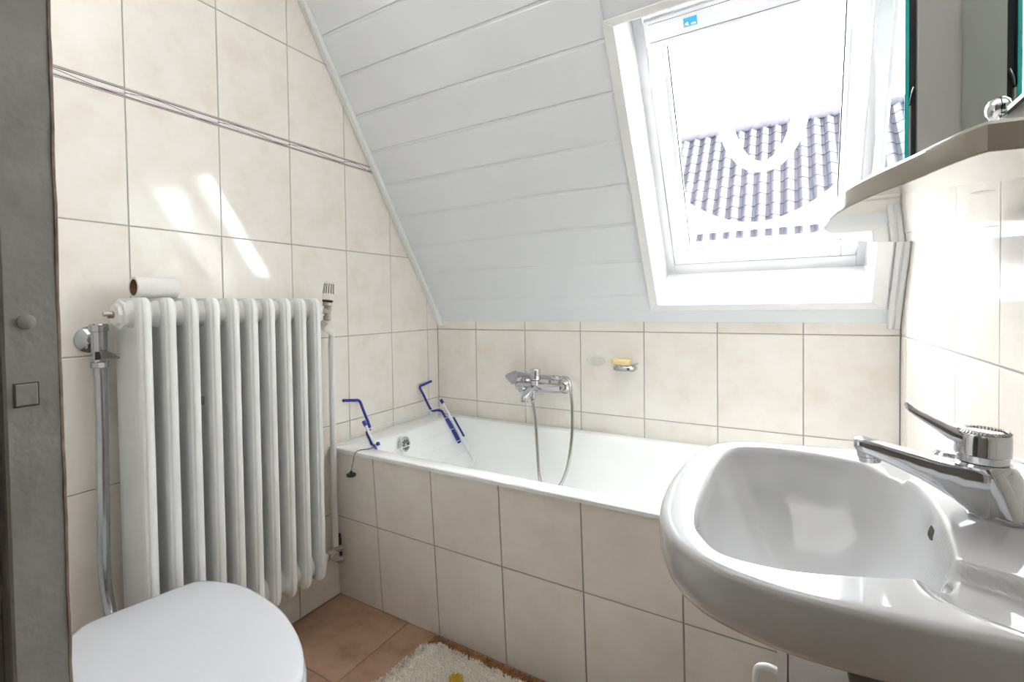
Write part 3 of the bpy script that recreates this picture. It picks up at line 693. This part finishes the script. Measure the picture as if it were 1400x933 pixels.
bm = B(); loft(bm, [tl(.45, .0, -.06), tl(.47, .03, -.06), tl(.40, .12, -.05), tl(.52, .22, -.03), tl(.78, .32, -.01), tl(.93, .375, 0), tl(.94, .388, 0), tl(.90, .3915, 0)]); obj('bowl', bm, 'ceramic', toi, True, 60)

# ------------------------------------------------------------------ mats
mx = Vector((.470, .645, 0)); md = Vector((1, -.03, 0)).normalized(); me_ = Vector((-.09, -1, 0)).normalized()
mt = thing('bath_mat', 'cream shaggy bath mat with yellow spots in front of the tub', 'bath mat', (.75, .4, 0))
bm = B(); prism(bm, [((mx+md*a-me_*(-b)).x, (mx+md*a-me_*(-b)).y) for a, b in ((.02, .02), (.02, .50), (.66, .50), (.66, .02), (.34, .012))], .008, .016); obj('backing', bm, 'mat', mt)
def tufts(name, mat, n, inside, parent, hh=(.007, .014), seed=3):
    rnd = random.Random(seed); vs = []; fs = []
    while n > 0:
        a = rnd.uniform(-.004, .69); b = rnd.uniform(-.004, .53)
        if not inside(a, b): continue
        n -= 1
        p = mx+md*a+me_*b+Vector((0, 0, .012)); an = rnd.uniform(0, 2*PI); w = rnd.uniform(.0016, .003)
        h = rnd.uniform(*hh); lean = Vector((rnd.gauss(0, .35), rnd.gauss(0, .35), 1)).normalized()*h; sd_ = Vector((math.cos(an), math.sin(an), 0))*w
        k = len(vs); mid = p+lean*.6
        vs += [p-sd_, p+sd_, mid+sd_*.8, mid-sd_*.8, p+lean+Vector((rnd.gauss(0, .002), rnd.gauss(0, .002), 0))]
        fs += [(k, k+1, k+2, k+3), (k+3, k+2, k+4)]
    me = bpy.data.meshes.new(name); me.from_pydata([tuple(v-wloc(parent)) for v in vs], [], fs); me.materials.append(M[mat])
    o = bpy.data.objects.new(name, me); COL.objects.link(o); o.parent = parent; o['kind'] = 'stuff'; return o
spots = [((.178, .098), .020), ((.222, .104), .014), ((.36, .22), .02), ((.50, .12), .018)]
def in_spot(a, b): return any((a-c[0])**2+(b-c[1])**2 < r*r for c, r in spots)
def in_mat(a, b):
    e = .006*math.sin(a*90)+.006*math.sin(b*70+1); r = .035
    if a < r+e and b < r+e: return (a-r-e)**2+(b-r-e)**2 < r*r
    return e*.5 < a < .68 and e*.5 < b < .52
tufts('pile', 'mat', 34000, lambda a, b: in_mat(a, b) and not in_spot(a, b), mt)
tufts('yellow_spot', 'mat_yellow', 1500, lambda a, b: in_spot(a, b), mt, seed=5)
rm = thing('rush_mat', 'brown woven rush mat lying under the bath mat along the tub', 'mat', (.85, .5, 0))
bm = B(); prism(bm, [(.462, .6765), (.470, .18), (1.20, .18), (1.20, .6765)], .0008, .004); obj('weave_base', bm, 'rush_dark', rm)
bm = B()
for k in range(80):
    x = .468+k*.0092
    for r_ in range(3):
        y = .668-r_*.016+(.004 if k % 2 else 0)
        lathe(bm, (x-.002, y-.008, .0062+random.uniform(-.0008, .001)), (.25+random.uniform(-.1, .1), 1, 0), [(0, .0015), (.003, .0042), (.013, .0042), (.016, .0015)], 6, 1., .8)
o = obj('rush_strand', bm, 'rush', rm); o['kind'] = 'stuff'

# ------------------------------------------------------------------ washbasin
bas = thing('washbasin', 'white ceramic washbasin on the right wall beside the bathtub', 'washbasin', (1.70, .13, .86))
CX, CY = 1.47, .10; NB = 340
def polar(ctrl, closed=True, n=8):
    pts = [Vector((x, y, 0)) for x, y in ctrl]; L = len(pts); dense = []
    for i in range(L):
        p0, p1, p2, p3 = pts[i-1], pts[i], pts[(i+1) % L], pts[(i+2) % L]
        for k in range(n):
            t = k/n; dense.append(.5*((2*p1)+(-p0+p2)*t+(2*p0-5*p1+4*p2-p3)*t*t+(-p0+3*p1-3*p2+p3)*t**3))
    res = []
    pol = sorted((math.atan2(p.y-CY, p.x-CX) % (2*PI), math.hypot(p.x-CX, p.y-CY)) for p in dense)
    pol = [(pol[-1][0]-2*PI, pol[-1][1])]+pol+[(pol[0][0]+2*PI, pol[0][1])]
    for j in range(NB):
        a = 2*PI*j/NB
        for q, w in zip(pol, pol[1:]):
            if q[0] <= a <= w[0]:
                f = (a-q[0])/max(1e-9, w[0]-q[0]); res.append(q[1]+(w[1]-q[1])*f); break
    return res
outer = polar([(1.7205, -.130), (1.64, -.130), (1.58, -.131), (1.522, -.136), (1.470, -.141), (1.430, -.138), (1.39, -.124), (1.362, -.102), (1.342, -.070), (1.328, -.026), (1.3215, .04), (1.3205, .112), (1.324, .19), (1.334, .255), (1.347, .292), (1.371, .320), (1.41, .334), (1.457, .343), (1.53, .358), (1.60, .372), (1.66, .384), (1.7205, .395), (1.7205, .30), (1.7205, .13), (1.7205, 0)])
inner = polar([(1.362, -.050), (1.355, .02), (1.353, .094), (1.355, .18), (1.361, .245), (1.371, .275), (1.389, .293), (1.42, .304), (1.457, .307), (1.495, .301), (1.527, .289), (1.558, .264), (1.575, .235), (1.583, .20), (1.585, .15), (1.582, .08), (1.573, .0), (1.562, -.040), (1.541, -.064), (1.492, -.090), (1.453, -.106), (1.422, -.111), (1.392, -.106), (1.374, -.082)])
def ss(x, a, b):
    t = min(1, max(0, (x-a)/(b-a))); return t*t*(3-2*t)
def hdeck(x, y):
    yy = y+.45*(x-1.57); plat = -.016*ss(x, 1.530, 1.562)*(1-ss(yy, -.020, -.008))*ss(yy, -.118, -.075) - .009*ss(x, 1.530, 1.562)*ss(y, .232, .246)*(1-ss(y, .325, .35))
    back = .008*ss(x, 1.695, 1.712)
    return plat+back
def bl(rad, z, dk=False):
    out = []
    for j in range(NB):
        a = 2*PI*j/NB; x = CX+rad[j]*math.cos(a); y = CY+rad[j]*math.sin(a)
        out.append((x, y, z+(hdeck(x, y) if dk else 0)))
    return out
cl = lambda r: [min(v, (1.7205-CX)/max(1e-6, math.cos(2*PI*j/NB)) if math.cos(2*PI*j/NB) > 1e-6 else v) for j, v in enumerate(r)]
add = lambda r, d: cl([v+d for v in r])
mixr = lambda f: [o_*(1-f)+i_*f for o_, i_ in zip(add(outer, -.010), inner)]
sc_ = lambda k: [v*k for v in inner]
bm = B()
rings = [(sc_(.10), .700, 0), (sc_(.35), .712, 0), (sc_(.60), .742, 0), (sc_(.68), .757, 0), (sc_(.80), .779, 0), (sc_(.885), .789, 0), (sc_(.95), .796, 0), (add(outer, -.018), .801, 0), (add(outer, -.008), .802, 0), (add(outer, -.002), .8055, 0), (add(outer, .003), .813, 0), (add(outer, .0055), .825, 0), (add(outer, .006), .838, 0), (add(outer, .006), .852, 0), (add(outer, .0056), .8548, 0), (add(outer, .0040), .8578, 0), (add(outer, .0012), .8595, 0), (add(outer, -.002), .8600, 0), (mixr(0.0), .860, 1)]
for f in [k/44 for k in range(1, 44)]: rings.append((mixr(f), .860, 1))
rings += [(inner, .8595, 1), (add(inner, -.003), .857, 1), (add(inner, -.0055), .851, 1), (add(inner, -.009), .838, 0), (sc_(.915), .828, 0), (sc_(.86), .808, 0), (sc_(.78), .788, 0), (sc_(.67), .768, 0), (sc_(.52), .746, 0), (sc_(.32), .728, 0), (sc_(.14), .719, 0)]
loft(bm, [bl(r, z, d) for r, z, d in rings]); obj('basin', bm, 'ceramic', bas, True, 50)
bm = B(); lathe(bm, (CX, CY, .7192), (0, 0, 1), [(0, .022), (.002, .022), (.003, .017), (.001, .014), (.001, .001)], 24); obj('drain', bm, 'chrome', bas)
bm = B(); oc = Vector((1.5748, .110, .8375)); od = Vector((-.95, .03, .28)).normalized(); ox, oy = frame_of(od)
loops = [[oc+od*h+ox*px*k+oy*py*k for px, py in rrect(0, 0, .0105, .0062, .005, 5)] for h, k in ((-.006, 1.), (.0004, 1.), (.0004, .3))]
loft(bm, loops); obj('overflow_hole', bm, 'black', bas)
bm = B(); lathe(bm, (1.53, .135, .700), (0, 0, -1), [(0, .030), (.006, .035), (.014, .035), (.016, .031), (.050, .031), (.052, .027), (.12, .016), (.30, .016)], 24)
tag(obj('waste_trap', bm, 'dark_pipe', None, loc=(1.53, .135, .70)), 'dark grey waste pipe hanging under the washbasin', 'waste pipe')

fa = thing('basin_tap', 'chrome single lever mixer tap standing on the washbasin', 'tap', (1.632, .13, .877))
yf = .13
bm = B(); loops = []
for z, cx_, rx, ry in ((.8605, 1.637, .0305, .0275), (.863, 1.637, .0308, .0278), (.8665, 1.6365, .0300, .0272), (.885, 1.631, .0268, .0250), (.905, 1.624, .0242, .0235), (.914, 1.620, .0235, .0232), (.9165, 1.620, .021, .021)):
    loops.append([(cx_+rx*math.copysign(abs(math.cos(a))**.85, math.cos(a)), yf+ry*math.copysign(abs(math.sin(a))**.85, math.sin(a)), z) for a in [2*PI*k/40 for k in range(40)]])
loft(bm, loops); tb_ = obj('body', bm, 'chrome', fa, True, 40)
bm = B(); loops = []
for x, zl, zh, w in ((1.636, .864, .913, .022), (1.614, .8612, .9125, .0238), (1.600, .871, .9130, .0215), (1.582, .884, .9150, .0195), (1.565, .8940, .9190, .0180), (1.540, .9055, .9245, .0165), (1.520, .9125, .9290, .0152), (1.512, .9155, .9295, .0135), (1.5095, .9190, .9280, .0105)):
    loops.append([(x, yf+py, (zl+zh)/2+pz) for py, pz in rrect(0, 0, w, (zh-zl)/2, .005, 5)])
loft(bm, loops); spt = obj('spout', bm, 'chrome', fa, True, 40)
bm = B(); lathe(bm, (1.5235, yf, .915), (.12, 0, -1), [(0, .0115), (.006, .0115), (.007, .0105), (.0125, .0105), (.0125, .008)], 24); obj('aerator', bm, 'chrome', spt)
bm = B(); lathe(bm, (1.618, yf, .9165), (.03, 0, 1), [(0, .0195), (.001, .0205), (.008, .0208), (.009, .0222), (.028, .0222), (.031, .0212), (.0325, .0195), (.034, .012), (.0345, .001)], 48); cap = obj('cartridge_cap', bm, 'chrome', fa)
bm = B()
for k in range(44):
    a = 2*PI*k/44; d = Vector((math.cos(a), math.sin(a), 0)); c = Vector((1.619, yf, .9485))
    tube(bm, [c+d*.021, c+d*.0185+Vector((0, 0, .0022))], .0011, 5)
obj('serration', bm, 'dull_chrome', cap)
bm = B(); loops = []
for x, z, w, h in ((1.604, .9430, .0125, .0060), (1.592, .9480, .0120, .0052), (1.578, .9575, .0106, .0038), (1.565, .9655, .0094, .0028), (1.5585, .9698, .0082, .0022), (1.5565, .9710, .0062, .0014)):
    loops.append([Vector((x, yf+py, z+.33*py))+Vector((.55, -.1, .83))*pz for py, pz in rrect(0, 0, w, h, .002, 4)])
loft(bm, loops); obj('lever', bm, 'chrome', fa, True, 40)
bm = B(); lathe(bm, (1.597, .168, .9035), (0, 0, 1), [(0, .004), (.003, .0095), (.008, .0112), (.011, .0085), (.012, .001)], 20); tube(bm, [(1.598, .167, .905), (1.616, .150, .893)], .003, 8); obj('lift_knob', bm, 'chrome', fa)

# ------------------------------------------------------------------ shelf, mirror, mirror cabinet
sf = thing('wall_shelf', 'glossy white bow-fronted shelf on the wall above the washbasin', 'shelf', (1.70, .2, 1.19))
ctrl = [(1.559, -.132), (1.549, -.112), (1.533, -.06), (1.511, .005), (1.496, .067), (1.487, .14), (1.485, .21), (1.490, .27), (1.503, .33), (1.524, .395), (1.548, .45), (1.570, .488), (1.600, .506), (1.640, .523)]
pl = [(p.x, p.y) for p in smooth_path([Vector((x, y, 0)) for x, y in ctrl], 5)] + [(1.7215, .545), (1.7215, -.120), (1.62, -.124), (1.575, -.1295)]
pc = (1.64, .2)
def pin(d):
    out = []
    for x, y in pl:
        v = Vector((pc[0]-x, pc[1]-y)); k = d/v.length
        out.append((min(1.7215, x+v.x*k) if x < 1.72 else x, y+v.y*k))
    return out
bm = B(); loft(bm, [[(x, y, 1.190) for x, y in pin(.0022)], [(x, y, 1.207) for x, y in pin(.0022)]]); obj('shelf_board', bm, 'shelf', sf, True, 30)
bm = B(); loft(bm, [[(x, y, 1.190) for x, y in pin(.0022)], [(x, y, 1.190) for x, y in pin(.0006)], [(x, y, 1.1912) for x, y in pin(-.0004)], [(x, y, 1.2085) for x, y in pin(0.0)], [(x, y, 1.2115) for x, y in pin(.003)], [(x, y, 1.2118) for x, y in pin(.0065)], [(x, y, 1.2105) for x, y in pin(.010)], [(x, y, 1.2065) for x, y in pin(.0105)]], cap0=False, cap1=False); obj('edge_band', bm, 'edge_band', sf, True, 30)
for x, y in ((1.598, .045), (1.596, .364), (1.680, .364), (1.680, .045)):
    bm = B(); lathe(bm, (x, y, 1.1905), (0, 0, -1), [(0, .0085), (.0006, .0085), (.0012, .006), (.0012, .0005)], 20); obj('screw_cap', bm, 'dull_chrome', sf)
mi = thing('wall_mirror', 'frameless wall mirror above the shelf held by a chrome clip', 'mirror', (1.71, .2, 1.356))
bm = B(); box(bm, (1.700, -.28, 1.356), (1.7055, .612, 1.98), .0008); obj('mirror_glass', bm, 'mirror', mi, False)
bm = B(); box(bm, (1.7057, -.26, 1.366), (1.7210, .600, 1.97)); obj('backing', bm, 'dark_gap', mi, False)
bm = B(); lathe(bm, (1.6995, .425, 1.366), (-1, 0, 0), [(0, .017), (.004, .017), (.010, .013), (.013, .006), (.0135, .001)], 24); box(bm, (1.697, .41, 1.348), (1.7065, .44, 1.356), .002); obj('clip', bm, 'chrome', mi)
mc = thing('mirror_cabinet', 'shallow grey cabinet with teal-edged mirror door beside the wall mirror', 'cabinet', (1.67, .7, 1.31))
bm = B(); box(bm, (1.642, .617, 1.31), (1.7210, .80, 1.80), .002); cb = obj('cabinet_body', bm, 'cabinet', mc, True, 12)
bm = B(); box(bm, (1.6305, .630, 1.315), (1.642, .795, 1.795)); obj('door_recess', bm, 'dark_gap', mc, False)
bm = B(); box(bm, (1.6245, .617, 1.30), (1.6300, 1.0, 1.80)); dr_ = obj('mirror_door', bm, 'mirror', mc, False)
bm = B(); box(bm, (1.6243, .6155, 1.30), (1.6302, .6172, 1.80)); obj('glass_edge', bm, 'teal', dr_, False)
bm = B(); tube(bm, smooth_path([(1.6315, .626, 1.455), (1.633, .624, 1.468), (1.638, .624, 1.485)], 5), .0018, 8); obj('catch', bm, 'chrome', mc)
bm = B(); box(bm, (1.6305, .618, 1.31), (1.6335, .628, 1.45)); obj('hinge_strip', bm, 'cabinet', mc)

# ------------------------------------------------------------------ low cabinet under the basin
lc = thing('low_cabinet', 'low white board cabinet under the washbasin with a tubular handle', 'cabinet', (1.57, .48, 0))
bm = B(); box(bm, (1.428, .345, .0005), (1.442, .64, .60), .001); obj('side_panel', bm, 'cab_white', lc, True, 12)
bm = B(); box(bm, (1.444, .360, .0005), (1.70, .64, .60), .001); obj('carcass', bm, 'cab_white', lc, True, 12)
bm = B(); box(bm, (1.4445, .342, .02), (1.70, .358, .597), .0015); obj('door', bm, 'cab_white', lc, True, 12)
bm = B(); tube(bm, smooth_path([(1.428, .36, .468), (1.415, .36, .470), (1.401, .36, .464), (1.3965, .36, .446), (1.3965, .36, .376), (1.403, .36, .358), (1.428, .36, .354)], 5), .0058, 12); obj('handle', bm, 'white_plastic', lc)

# ------------------------------------------------------------------ neighbouring house beyond the window
nh = thing('neighbour_house', 'white house with grey pan tile roof seen through the window', 'house', (1.0, 12, 0))
EY, EZ, RY, RZ = 9.75, 2.20, 12.12, 4.93
RXL, RXR = -.70, 3.2; RD = Vector((0, RY-EY, RZ-EZ)); RL = RD.length; RD.normalize(); RN = Vector((0, -RD.z, RD.y))
bm = B(); extr(bm, [(RXL+.03, EY+.02, EZ-.02), (RXR, EY+.02, EZ-.02), (RXR, RY, RZ-.02), (RXL+.03, RY, RZ-.02)], (0, .05, -.10)); obj('roof_deck', bm, 'roof', nh, False)
bm = B(); extr(bm, [(RXL+.03, RY, RZ-.02), (RXR, RY, RZ-.02), (RXR, RY+2.4, EZ), (RXL+.03, RY+2.4, EZ)], (0, -.05, -.10)); obj('rear_roof', bm, 'roof', nh, False)
bm = B(); box(bm, (RXL+.15, EY+.25, 0), (RXR-.1, RY+2.2, EZ-.05)); obj('wall', bm, 'render', nh, False)
bm = B(); extr(bm, [(RXL+.15, EY+.25, EZ-.05), (RXL+.15, RY, RZ-.25), (RXL+.15, RY+2.2, EZ-.05)], (.1, 0, 0)); obj('gable', bm, 'render', nh, False)
bm = B(); tube(bm, [(RXL, EY-.06, EZ-.07), (RXR, EY-.06, EZ-.07)], .055, 10); obj('gutter', bm, 'render', nh)
NR = 11; RH = RL/NR; CW = .226
def pan_mesh():
    bm = B(); n = 12; loops = []
    for k, (s, lift) in enumerate(((-.02, .022), (RH+.05, .004))):
        top = []; bot = []
        for i in range(n+1):
            u = i/n; h = .036*math.sin(2*PI*(u-.03))*(.62 if u > .5 else 1.)
            p = Vector((u*(CW+.018), 0, 0))+RD*s+RN*(h+lift); top.append(p); bot.append(p-RN*.014)
        loops.append(top+bot[::-1])
    loft(bm, loops); return finish(bm, 'roof_tile', 'roof', True, 50)
pm = pan_mesh(); ncol = int((RXR-RXL)/CW)
for r in range(NR):
    for c in range(ncol):
        place('roof_tile', pm, (RXL+c*CW, EY+RD.y*RH*r, EZ+RD.z*RH*r), nh, (random.uniform(-.006, .006), random.uniform(-.008, .008), random.uniform(-.006, .006)))
for c in range(int((RXR-RXL)/.36)):
    x = RXL+c*.36; bm = B(); tube(bm, [(x-.02, RY, RZ+.005), (x+.36, RY, RZ+.02)], .10, 12); obj('ridge_tile', bm, 'roof', nh)
